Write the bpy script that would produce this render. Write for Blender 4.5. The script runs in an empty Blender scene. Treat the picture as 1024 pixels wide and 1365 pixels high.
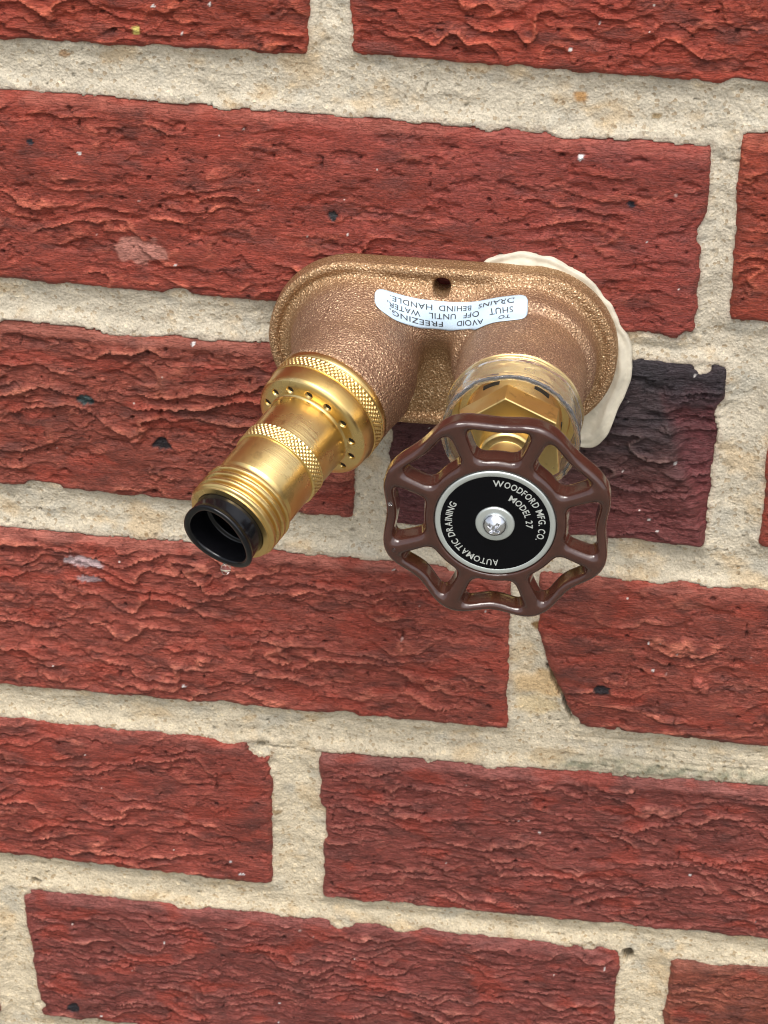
import bpy, math, random
import numpy as np
from mathutils import Vector, Matrix

S = bpy.context.scene
COL = S.collection
MM = 0.001

# ------------------------------------------------------------------ camera
cam_data = bpy.data.cameras.new("camera")
cam_data.sensor_fit = 'VERTICAL'
cam_data.sensor_height = 24.0
cam_data.sensor_width = 18.0
cam_data.lens = 2986.8 / 1365.0 * 24.0
cam_data.clip_start = 0.01
cam_data.clip_end = 100.0
cam = bpy.data.objects.new("camera", cam_data)
COL.objects.link(cam)
# columns of the solved frame: right, forward, up
RM = np.array([[0.98963, -0.118568, -0.081077], [0.143211, 0.857953, 0.493363], [0.011063, -0.499858, 0.866037]])
CP = np.array([11.0, -545.5, 129.8])
cam.matrix_world = Matrix(((RM[0, 0], RM[0, 2], -RM[0, 1], CP[0] * MM),
                           (RM[1, 0], RM[1, 2], -RM[1, 1], CP[1] * MM),
                           (RM[2, 0], RM[2, 2], -RM[2, 1], CP[2] * MM), (0, 0, 0, 1)))
cam_data.dof.use_dof = True
cam_data.dof.focus_distance = 0.585
cam_data.dof.aperture_fstop = 36.0
S.camera = cam

# ------------------------------------------------------------------ daylight
SUN_EL, SUN_AZ = 60.0, -25.0        # azimuth measured from straight out of the wall (-Y), minus = to the left
world = bpy.data.worlds.new("World")
S.world = world
world.use_nodes = True
wn = world.node_tree.nodes; wl = world.node_tree.links
wn.clear()
sky = wn.new('ShaderNodeTexSky'); sky.sky_type = 'NISHITA'; sky.sun_disc = False
sky.sun_elevation = math.radians(SUN_EL)
sky.sun_rotation = math.radians(180 + SUN_AZ)
sky.air_density = 1.0; sky.dust_density = 4.0; sky.ozone_density = 1.0
hs = wn.new('ShaderNodeHueSaturation'); hs.inputs['Saturation'].default_value = 0.38
bg = wn.new('ShaderNodeBackground'); bg.inputs['Strength'].default_value = 0.14
wo = wn.new('ShaderNodeOutputWorld')
wl.new(sky.outputs[0], hs.inputs['Color']); wl.new(hs.outputs[0], bg.inputs['Color']); wl.new(bg.outputs[0], wo.inputs['Surface'])
sun_d = bpy.data.lights.new("sun", 'SUN'); sun_d.energy = 1.2; sun_d.angle = math.radians(22); sun_d.color = (1.0, 0.96, 0.9)
sun = bpy.data.objects.new("sun", sun_d); COL.objects.link(sun)
el, az = math.radians(SUN_EL), math.radians(SUN_AZ)
sdir = Vector((math.sin(az) * math.cos(el), -math.cos(az) * math.cos(el), math.sin(el)))
sun.rotation_euler = sdir.to_track_quat('Z', 'Y').to_euler()
S.view_settings.view_transform = 'Standard'
S.view_settings.look = 'None'
S.view_settings.exposure = 0.76
S.view_settings.gamma = 1.0
S.cycles.filter_width = 1.1

# ------------------------------------------------------------------ noise helpers
def hash2(ix, iy, seed):
    h = (ix.astype(np.int64) * 374761393 + iy.astype(np.int64) * 668265263 + seed * 1442695041) & 0xFFFFFFFF
    h = ((h ^ (h >> 13)) * 1274126177) & 0xFFFFFFFF
    return (h ^ (h >> 16)) & 0xFFFF

def gnoise(x, y, seed=0):
    x0 = np.floor(x); y0 = np.floor(y); fx = x - x0; fy = y - y0
    u = fx * fx * fx * (fx * (fx * 6 - 15) + 10); v = fy * fy * fy * (fy * (fy * 6 - 15) + 10)
    def g(i, j):
        a = hash2(x0 + i, y0 + j, seed) * (2 * math.pi / 65536.0)
        return np.cos(a) * (fx - i) + np.sin(a) * (fy - j)
    a = g(0, 0); b = g(1, 0); c = g(0, 1); d = g(1, 1)
    return ((a + (b - a) * u) * (1 - v) + (c + (d - c) * u) * v) * 1.5

def fbm(x, y, seed=0, n=4, gain=0.5):
    s = 0; a = 1.0; t = 0
    for k in range(n):
        s = s + a * gnoise(x, y, seed + 17 * k); t += a
        x = x * 2.03 + 11.3; y = y * 2.03 + 5.7; a *= gain
    return s / t * 1.4

def sst(a, b, x):
    t = np.clip((x - a) / (b - a), 0, 1)
    return t * t * (3 - 2 * t)

# ------------------------------------------------------------------ object helpers
def link(o, parent=None):
    COL.objects.link(o)
    if parent is not None:
        o.parent = parent
    return o

def mesh_np(name, verts, faces, mat, parent=None, smooth=True, loc=None, mtx=None):
    """verts in mm (n,3); faces: (m,k) array or list of lists"""
    me = bpy.data.meshes.new(name)
    v = np.asarray(verts, dtype=np.float32) * MM
    if isinstance(faces, np.ndarray):
        m, k = faces.shape
        me.vertices.add(len(v)); me.vertices.foreach_set('co', v.ravel())
        me.loops.add(m * k); me.loops.foreach_set('vertex_index', faces.astype(np.int32).ravel())
        me.polygons.add(m)
        me.polygons.foreach_set('loop_start', np.arange(0, m * k, k, dtype=np.int32))
        me.polygons.foreach_set('loop_total', np.full(m, k, dtype=np.int32))
        me.update(calc_edges=True)
    else:
        me.from_pydata(v.tolist(), [], faces); me.update()
    me.polygons.foreach_set('use_smooth', np.full(len(me.polygons), smooth))
    me.materials.append(mat)
    o = bpy.data.objects.new(name, me)
    link(o, parent)
    if mtx is not None:
        o.matrix_local = mtx
    if loc is not None:
        o.location = Vector(loc) * MM
    return o

def vcol(o, name, arr):
    a = o.data.color_attributes.new(name, 'FLOAT_COLOR', 'POINT')
    c = np.ones((len(o.data.vertices), 4), dtype=np.float32)
    c[:, :3] = arr
    a.data.foreach_set('color', c.ravel())

def empty(name, loc, label, cat, parent=None, group=None):
    o = bpy.data.objects.new(name, None); link(o, parent)
    o.location = Vector(loc) * MM; o.empty_display_size = 0.02
    o['label'] = label; o['category'] = cat
    if group: o['group'] = group
    return o

def grid_faces(nx, ny, keep=None, wrapx=False):
    idx = np.arange(nx * ny).reshape(ny, nx)
    if wrapx:
        idx = np.concatenate([idx, idx[:, :1]], axis=1)
    q = np.stack([idx[:-1, :-1], idx[:-1, 1:], idx[1:, 1:], idx[1:, :-1]], axis=-1)
    if keep is not None:
        q = q[keep]
    return q.reshape(-1, 4)

def compact(verts, faces, *attrs):
    used = np.zeros(len(verts), bool); used[faces.ravel()] = True
    m = np.cumsum(used) - 1
    return (verts[used], m[faces]) + tuple(a[used] for a in attrs)

def frame(origin, zdir, xhint=(1, 0, 0)):
    z = Vector(zdir).normalized(); x = Vector(xhint); x = (x - z * x.dot(z)).normalized(); y = z.cross(x)
    o = Vector(origin) * MM
    return Matrix(((x.x, y.x, z.x, o.x), (x.y, y.y, z.y, o.y), (x.z, y.z, z.z, o.z), (0, 0, 0, 1)))

# ------------------------------------------------------------------ materials
def mat_new(name):
    m = bpy.data.materials.new(name); m.use_nodes = True
    n = m.node_tree.nodes; l = m.node_tree.links
    return m, n, l, n['Principled BSDF']

def nd(n, t, **kw):
    o = n.new(t)
    for k, v in kw.items():
        if hasattr(o, k): setattr(o, k, v)
        else: o.inputs[k].default_value = v
    return o

def noise_node(n, l, scale, detail=4, rough=0.6, vec=None):
    t = nd(n, 'ShaderNodeTexNoise'); t.inputs['Scale'].default_value = scale; t.inputs['Detail'].default_value = detail
    t.inputs['Roughness'].default_value = rough
    if vec is not None: l.new(vec, t.inputs['Vector'])
    return t

def coords(n, kind='Object'):
    return n.new('ShaderNodeTexCoord').outputs[kind]

def ramp(n, l, src, stops):
    r = n.new('ShaderNodeValToRGB'); e = r.color_ramp.elements
    while len(e) < len(stops): e.new(0.5)
    for i, (p, c) in enumerate(stops):
        e[i].position = p; e[i].color = (c if hasattr(c, '__len__') else (c, c, c)) + ((1,) if not hasattr(c, '__len__') or len(c) == 3 else ())
    l.new(src, r.inputs['Fac'])
    return r

def mix(n, l, fac, a, b, mode='MIX'):
    m = n.new('ShaderNodeMix'); m.data_type = 'RGBA'; m.blend_type = mode
    if isinstance(fac, (int, float)): m.inputs[0].default_value = fac
    else: l.new(fac, m.inputs[0])
    for s, v in ((6, a), (7, b)):
        if isinstance(v, tuple): m.inputs[s].default_value = v if len(v) == 4 else v + (1,)
        else: l.new(v, m.inputs[s])
    return m.outputs[2]

def bump(n, l, h, dist, strength=1.0, nrm=None):
    b = n.new('ShaderNodeBump'); b.inputs['Distance'].default_value = dist; b.inputs['Strength'].default_value = strength
    l.new(h, b.inputs['Height'])
    if nrm is not None: l.new(nrm, b.inputs['Normal'])
    return b.outputs[0]

def make_brick_mat():
    m, n, l, p = mat_new('fired_clay')
    at = n.new('ShaderNodeVertexColor'); at.layer_name = 'clay'
    co = coords(n)
    mp = n.new('ShaderNodeMapping'); mp.inputs['Scale'].default_value = (1, 1, 2.2); l.new(co, mp.inputs['Vector'])
    a = noise_node(n, l, 900, 6, 0.7, mp.outputs[0])
    r = ramp(n, l, a.outputs['Fac'], [(0.28, 0.62), (0.5, 1.0), (0.75, 1.28)])
    c = mix(n, l, 1.0, at.outputs['Color'], r.outputs[0], 'MULTIPLY')
    # tiny pale grit specks
    v = n.new('ShaderNodeTexVoronoi'); v.inputs['Scale'].default_value = 210; l.new(co, v.inputs['Vector'])
    sp = ramp(n, l, v.outputs['Distance'], [(0.0, 1.0), (0.05, 1.0), (0.09, 0.0)])
    wn_ = n.new('ShaderNodeTexWhiteNoise'); l.new(v.outputs['Position'], wn_.inputs['Vector'])
    th = n.new('ShaderNodeMath'); th.operation = 'GREATER_THAN'; th.inputs[1].default_value = 0.955; l.new(wn_.outputs['Value'], th.inputs[0])
    mu = n.new('ShaderNodeMath'); mu.operation = 'MULTIPLY'; l.new(sp.outputs[0], mu.inputs[0]); l.new(th.outputs[0], mu.inputs[1])
    c = mix(n, l, mu.outputs[0], c, (0.62, 0.5, 0.45))
    l.new(c, p.inputs['Base Color'])
    rr = ramp(n, l, a.outputs['Fac'], [(0.3, 0.62), (0.7, 0.38)])
    l.new(rr.outputs[0], p.inputs['Roughness'])
    p.inputs['Specular IOR Level'].default_value = 0.36
    mp2 = n.new('ShaderNodeMapping'); mp2.inputs['Scale'].default_value = (0.8, 1, 4.5); l.new(co, mp2.inputs['Vector'])
    stn = noise_node(n, l, 260, 3, 0.6, mp2.outputs[0]); stn.inputs['Distortion'].default_value = 0.5
    ridge = n.new('ShaderNodeMath'); ridge.operation = 'ABSOLUTE'
    sb = n.new('ShaderNodeMath'); sb.operation = 'SUBTRACT'; sb.inputs[1].default_value = 0.5; l.new(stn.outputs['Fac'], sb.inputs[0]); l.new(sb.outputs[0], ridge.inputs[0])
    rl = ramp(n, l, ridge.outputs[0], [(0.0, 1.0), (0.035, 0.25), (0.12, 0.0)])
    g = noise_node(n, l, 2600, 3, 0.6, co)
    nb = bump(n, l, a.outputs['Fac'], 0.00048, 0.9)
    nb = bump(n, l, rl.outputs[0], 0.00022, 0.9, nb)
    l.new(bump(n, l, g.outputs['Fac'], 0.00018, 0.8, nb), p.inputs['Normal'])
    return m

def make_mortar_mat():
    m, n, l, p = mat_new('sandy_mortar')
    at = n.new('ShaderNodeVertexColor'); at.layer_name = 'sand'
    co = coords(n)
    a = noise_node(n, l, 1700, 3, 0.7, co)
    r = ramp(n, l, a.outputs['Fac'], [(0.25, 0.68), (0.5, 1.0), (0.72, 1.16)])
    c = mix(n, l, 1.0, at.outputs['Color'], r.outputs[0], 'MULTIPLY')
    v = n.new('ShaderNodeTexVoronoi'); v.inputs['Scale'].default_value = 1100; l.new(co, v.inputs['Vector'])
    hv = n.new('ShaderNodeSeparateColor'); l.new(v.outputs['Color'], hv.inputs[0])
    gr = ramp(n, l, hv.outputs[0], [(0.0, (0.62, 0.52, 0.4)), (0.12, (1, 1, 1)), (0.9, (1, 1, 1)), (1.0, (1.25, 1.22, 1.15))])
    c = mix(n, l, 0.8, c, gr.outputs[0], 'MULTIPLY')
    l.new(c, p.inputs['Base Color'])
    p.inputs['Roughness'].default_value = 0.93; p.inputs['Specular IOR Level'].default_value = 0.25
    vb = bump(n, l, v.outputs['Distance'], 0.0003, 0.7)
    l.new(bump(n, l, a.outputs['Fac'], 0.00045, 0.7, vb), p.inputs['Normal'])
    return m

def make_bronze_mat():
    m, n, l, p = mat_new('cast_bronze')
    co = coords(n)
    big = noise_node(n, l, 45, 4, 0.6, co)
    grain = noise_node(n, l, 2100, 2, 0.7, co)
    base = ramp(n, l, big.outputs['Fac'], [(0.3, (0.27, 0.15, 0.095)), (0.55, (0.38, 0.23, 0.145)), (0.75, (0.50, 0.31, 0.165))])
    sx = n.new('ShaderNodeSeparateXYZ'); l.new(co, sx.inputs[0])
    mr = n.new('ShaderNodeMapRange'); mr.inputs[1].default_value = -0.013; mr.inputs[2].default_value = -0.005; l.new(sx.outputs[1], mr.inputs[0])
    basec = mix(n, l, mr.outputs[0], base.outputs[0], (0.39, 0.235, 0.11))
    fleck = ramp(n, l, grain.outputs['Fac'], [(0.54, 0.0), (0.68, 1.0)])
    c = mix(n, l, fleck.outputs[0], basec, (0.92, 0.68, 0.44))
    dk = ramp(n, l, grain.outputs['Fac'], [(0.30, 0.60), (0.45, 1.0)])
    c = mix(n, l, 1.0, c, dk.outputs[0], 'MULTIPLY')
    l.new(c, p.inputs['Base Color'])
    p.inputs['Metallic'].default_value = 0.82
    rr = ramp(n, l, grain.outputs['Fac'], [(0.4, 0.62), (0.68, 0.30)])
    l.new(rr.outputs[0], p.inputs['Roughness'])
    v = n.new('ShaderNodeTexVoronoi'); v.inputs['Scale'].default_value = 1700; l.new(co, v.inputs['Vector'])
    b1 = bump(n, l, grain.outputs['Fac'], 0.00045, 0.7)
    l.new(bump(n, l, v.outputs['Distance'], 0.0003, 0.8, b1), p.inputs['Normal'])
    return m

def make_brass_mat(name, col=(0.78, 0.55, 0.20), rough=0.24, turned=True, col2=(0.62, 0.38, 0.10)):
    m, n, l, p = mat_new(name)
    co = coords(n)
    mp = n.new('ShaderNodeMapping'); mp.inputs['Scale'].default_value = (60, 60, 2600) if turned else (1500, 90, 90)
    l.new(co, mp.inputs['Vector'])
    line = noise_node(n, l, 1.0, 3, 0.6, mp.outputs[0])
    st = noise_node(n, l, 60, 4, 0.6, co)
    cr = ramp(n, l, st.outputs['Fac'], [(0.35, col), (0.72, col2)])
    l.new(cr.outputs[0], p.inputs['Base Color'])
    p.inputs['Metallic'].default_value = 1.0
    wm = noise_node(n, l, 190, 5, 0.65, co)
    wr = ramp(n, l, wm.outputs['Fac'], [(0.56, 0.0), (0.66, 0.45), (0.70, 0.1)])
    l.new(mix(n, l, wr.outputs[0], cr.outputs[0], (0.36, 0.22, 0.08)), p.inputs['Base Color'])
    rr = ramp(n, l, st.outputs['Fac'], [(0.35, rough), (0.7, rough + 0.14)])
    l.new(rr.outputs[0], p.inputs['Roughness'])
    l.new(bump(n, l, line.outputs['Fac'], 0.00006, 0.7), p.inputs['Normal'])
    return m

def simple(name, col, rough=0.4, metal=0.0, coat=0.0, spec=0.5, bscale=None, bdist=0.0002, var=0.0):
    m, n, l, p = mat_new(name)
    p.inputs['Base Color'].default_value = col + (1,)
    p.inputs['Roughness'].default_value = rough; p.inputs['Metallic'].default_value = metal
    p.inputs['Coat Weight'].default_value = coat; p.inputs['Coat Roughness'].default_value = 0.06
    p.inputs['Specular IOR Level'].default_value = spec
    co = coords(n)
    t = noise_node(n, l, bscale or 300, 4, 0.6, co)
    if var:
        r = ramp(n, l, t.outputs['Fac'], [(0.3, tuple(c * (1 - var) for c in col)), (0.7, tuple(min(1, c * (1 + var)) for c in col))])
        l.new(r.outputs[0], p.inputs['Base Color'])
    if bscale:
        l.new(bump(n, l, t.outputs['Fac'], bdist, 0.6), p.inputs['Normal'])
    return m

def glassy(name, tint, rough, ior=1.45, trans=1.0):
    m, n, l, p = mat_new(name)
    p.inputs['Base Color'].default_value = tint + (1,)
    p.inputs['Roughness'].default_value = rough; p.inputs['IOR'].default_value = ior
    p.inputs['Transmission Weight'].default_value = trans
    t = noise_node(n, l, 140, 3, 0.6, coords(n))
    l.new(bump(n, l, t.outputs['Fac'], 0.0006, 0.5), p.inputs['Normal'])
    return m

M_BRICK = make_brick_mat()
M_MORTAR = make_mortar_mat()
M_BRONZE = make_bronze_mat()
M_BRASS = make_brass_mat('turned_brass', (0.82, 0.61, 0.27), 0.24, True, (0.66, 0.44, 0.14))
M_KNURL = make_brass_mat('knurled_brass', (0.90, 0.70, 0.32), 0.24, True, (0.80, 0.56, 0.2))
M_HEX = make_brass_mat('milled_brass', (0.88, 0.68, 0.30), 0.26, False, (0.80, 0.56, 0.20))
M_ENAMEL = simple('brown_enamel', (0.050, 0.0175, 0.0115), 0.16, 0.0, 0.4, 0.5, 220, 0.00025, 0.15)
M_BLACK = simple('black_plastic', (0.004, 0.004, 0.005), 0.15, 0, 0.0, 0.35, 120, 0.0001)
M_PLATE = simple('black_print', (0.002, 0.002, 0.003), 0.22, 0, 0, 0.15, 60, 0.00008)
M_ALU = simple('bare_aluminium', (0.62, 0.66, 0.63), 0.38, 0.75, 0, 0.5, 900, 0.00005)
M_STEEL = simple('zinc_plated_steel', (0.72, 0.73, 0.76), 0.16, 1.0, 0, 0.5, 300, 0.0001)
M_CLEAR = glassy('clear_plastic', (0.97, 0.98, 1.0), 0.06, 1.46, 0.96)
M_CAULK = simple('cream_rubber', (0.58, 0.53, 0.42), 0.55, 0, 0, 0.4, 130, 0.0012, 0.22)
M_STICKER = simple('pale_blue_paper', (0.50, 0.63, 0.74), 0.4, 0, 0, 0.5, 90, 0.0002)
M_INK = simple('black_ink', (0.03, 0.03, 0.035), 0.5)
M_LETTER = simple('silver_print', (0.58, 0.60, 0.56), 0.4, 0.3)
M_WATER = glassy('water', (1, 1, 1), 0.0, 1.33)
M_DARK = simple('hollow_shade', (0.01, 0.01, 0.01), 0.6)

# ------------------------------------------------------------------ the brick wall
# four corners per brick on the wall plane (mm): left-top, right-top, right-bottom, left-bottom as (x, z)
def rect(x0, x1, zt, zb, dt=0.0, db=0.0):
    return [(x0, zt), (x1, zt + dt), (x1, zb + db), (x0, zb)]
VIS = dict(
    A1=dict(q=rect(-280, -85.5, 0, -56.4, 0, 0.6), seed=3, lam=4.6, amp=1.5, sm=0.2, tone=(0.342, 0.0450, 0.0232), ts=0.4),
    A2=dict(q=rect(-74.5, 120, 0, -54.6, 0, -4.5), seed=14, lam=5, amp=1.5, sm=0.15, tone=(0.342, 0.0429, 0.0232), ts=0.4),
    B1=dict(calm=(-10, 8), q=[(-176, -69.2), (18.6, -73.2), (17.8, -127.4), (-176, -124.2)], seed=27, lam=5.6, amp=1, sm=0.42, tone=(0.331, 0.0470, 0.0282), ts=1.0, purple=(10, 0.5)),
    B2=dict(q=[(25.4, -69.2), (220, -69), (220, -121.5), (27.2, -121.4)], seed=31, lam=4.4, amp=1, sm=0.35, tone=(0.331, 0.0450, 0.0232), ts=1.0),
    C1=dict(q=[(-267, -135), (-72.6, -138.8), (-73.6, -191.4), (-267, -187.5)], seed=45, lam=8, amp=2, sm=0.1, tone=(0.285, 0.0507, 0.0314), ts=1.1, purple=(0, 0.35)),
    C2=dict(q=[(-62, -136), (28.0, -134.8), (26.2, -190.8), (-63.6, -192)], seed=58, lam=4.6, amp=1.35, sm=0.15, tone=(0.090, 0.0290, 0.0270), ts=0.5, dark=1, ridge_line=1),
    C3=dict(q=rect(41, 235, -135.5, -190), seed=61, lam=4, amp=1, sm=0.3, tone=(0.308, 0.0440, 0.0263), ts=1.0),
    D1=dict(calm=(-48, -34), q=[(-221, -203.5), (-27.8, -205), (-26.8, -259.6), (-221, -261)], seed=73, lam=5.4, amp=1.7, sm=0.12, tone=(0.342, 0.0594, 0.0388), ts=1.1),
    D2=dict(q=[(-19.5, -204), (175, -203), (175, -260), (-5.5, -256.5), (-13.5, -240), (-18.6, -226)], seed=85, lam=6.4, amp=1, sm=0.5, tone=(0.297, 0.0507, 0.0323), ts=0.7),
    E1=dict(calm=(-128, -112), q=[(-293, -272), (-98.4, -273.8), (-98.8, -328), (-293, -325.5)], seed=92, lam=4.4, amp=1.15, sm=0.22, tone=(0.308, 0.0496, 0.0333), ts=0.5),
    E2=dict(q=[(-83.6, -274.6), (112, -270.5), (112, -329), (-82, -331)], seed=101, lam=3.5, amp=1.35, sm=0.18, tone=(0.268, 0.0496, 0.0371), ts=1.1),
    F1=dict(q=[(-181.8, -340.6), (12.2, -340.4), (11.2, -396), (-178.2, -394.8)], seed=113, lam=2.9, amp=1.05, sm=0.2, tone=(0.245, 0.0454, 0.0351), ts=0.7),
    F3=dict(q=rect(28, 222, -341.5, -396), seed=127, lam=3.4, amp=0.95, sm=0.2, tone=(0.268, 0.0552, 0.0327), ts=0.6),
)
# chips where mortar overruns a brick edge: (x, z, radius)
CHIPS = [(-101.5, -275.5, 4.2), (-97, -281, 3.0), (-77.5, -341.6, 2.6), (-75.0, -341, 2.2), (2.0, -340.0, 2.2), (-4, -340, 1.6), (21, -136, 2.0), (17.5, -127.4, 2.2), (-181.5, -341.5, 2.4),
         (-2.0, -128.6, 0.1), (27.5, -341.2, 1.6), (6.0, -258.5, 2.6), (22, -260.2, 2.4), (38, -260.6, 2.0), (-24.5, -211, 0.1), (16.0, -127.8, 1.8), (-179.5, -390, 2.5)]
for nm, x0, x1, zt, zb in [  # bricks outside the frame, which the metal mirrors and a side view shows
    ('Z', -360, -166, 67.7, 11, ), ('Z', -156, 38, 67.7, 11), ('Z', 48, 242, 67.7, 11), ('A', -484, -290, 0, -56), ('A', 130, 324, 0, -56),
    ('B', -380, -186, -69.5, -124), ('B', 230, 424, -69.5, -124), ('C', -471, -277, -136, -190), ('C', 245, 439, -136, -190),
    ('D', -425, -231, -204, -260), ('D', 185, 379, -204, -260), ('E', -497, -303, -273, -327), ('E', 122, 316, -273, -327),
    ('F', -386, -193, -341, -396), ('F', 232, 426, -341, -396), ('G', -290, -96, -408, -463), ('G', -86, 108, -408, -463), ('G', 118, 312, -408, -463), ('G', -494, -300, -408, -463),
    ('Y', -260, -66, 135, 79), ('Y', -56, 138, 135, 79), ('Y', 148, 342, 135, 79), ('Y', -464, -270, 135, 79), ('Z', -564, -370, 67.7, 11), ('Z', 252, 446, 67.7, 11)]:
    VIS['off_%s_%d' % (nm, x0)] = dict(q=rect(x0, x1, zt, zb), seed=int(abs(x0) * 7 + abs(zt)) + 5, lam=4, amp=1.2, sm=0.25, tone=(0.255, 0.0416, 0.0248), ts=0.8)

def poly_sdf(x, z, q):
    """inside negative; q listed clockwise in (x right, z up)"""
    d = np.full(x.shape, 1e9); inside = np.ones(x.shape, bool)
    n = len(q); sgn = np.ones(x.shape)
    for i in range(n):
        ax, az_ = q[i]; bx, bz = q[(i + 1) % n]
        ex, ez = bx - ax, bz - az_
        wx, wz = x - ax, z - az_
        t = np.clip((wx * ex + wz * ez) / (ex * ex + ez * ez), 0, 1)
        dx, dz = wx - ex * t, wz - ez * t
        d = np.minimum(d, dx * dx + dz * dz)
        c1 = z >= az_; c2 = z < bz; c3 = ex * wz > ez * wx
        flip = (c1 & c2 & c3) | (~c1 & ~c2 & ~c3)
        sgn = np.where(flip, -sgn, sgn)
    return np.sqrt(d) * sgn

def brick_sdf(x, z, b):
    s = b['seed']
    d = poly_sdf(x, z, b['q']) 
    xs = np.array([p[0] for p in b['q']]); zs = np.array([p[1] for p in b['q']])
    # rounded corners
    cx = np.minimum(x - xs.min(), xs.max() - x); cz = np.minimum(z - zs.min(), zs.max() - z)
    r = 2.2
    k = (cx < r) & (cz < r)
    d = np.where(k & (d < 3), np.maximum(d, np.hypot(r - cx, r - cz) - r), d)
    d = d + 0.75 * fbm(x / 9, z / 9, s, 3) + 0.30 * fbm(x / 2.2, z / 2.2, s + 5, 3)
    sm_ = gnoise(x / 17 + s * 0.37, z / 13, s + 9)
    d = d + 1.5 * sst(0.25, 0.6, sm_)
    for (hx, hz, hr) in CHIPS:
        dd = hr - np.hypot(x - hx, (z - hz) * 1.1) + 0.8 * gnoise(x / 1.5, z / 1.5, 91)
        d = np.maximum(d, dd)
    return d

FX0, FX1, FZ0, FZ1 = -194, 60, -402, -36   # window that the picture shows
def axis_coords(a, b, lo, hi, fine, coarse):
    out = []
    x = a
    while x < b:
        out.append(x)
        x += fine if lo - fine <= x <= hi else min(coarse, (lo - x) if x < lo else coarse)
    out.append(b)
    return np.array(out)

def ledges(x, z, s, lam, ax=16.0, az_=7.0, warp=1.0):
    """wavy, broken horizontal ledges: rises slowly going down, then drops sharply"""
    wob = warp * (1.25 * gnoise(x / (ax * 1.5), z / (az_ * 1.4), s) + 0.5 * gnoise(x / (ax * .5), z / (az_ * .7), s + 1) + 0.09 * fbm(x / 3.0, z / 2.0, s + 2, 3))
    t = -(z / lam) + wob
    cell = np.floor(t); f = t - cell
    # each ledge has its own height that comes and goes along the brick
    hgt = np.clip(0.5 + 1.1 * gnoise(x / 24.0 + cell * 7.31, cell * 3.7, s + 4) + 0.35 * gnoise(x / 3.5 + cell * 3.3, cell * 1.7, s + 6), 0.03, 1.3)
    rise = f ** 4.2
    drop = 1 - sst(0.90, 1.0, f)
    return hgt * rise * drop, hgt * np.clip((f - 0.72) / 0.12, 0, 1) * (1 - sst(0.93, 0.99, f))

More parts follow.
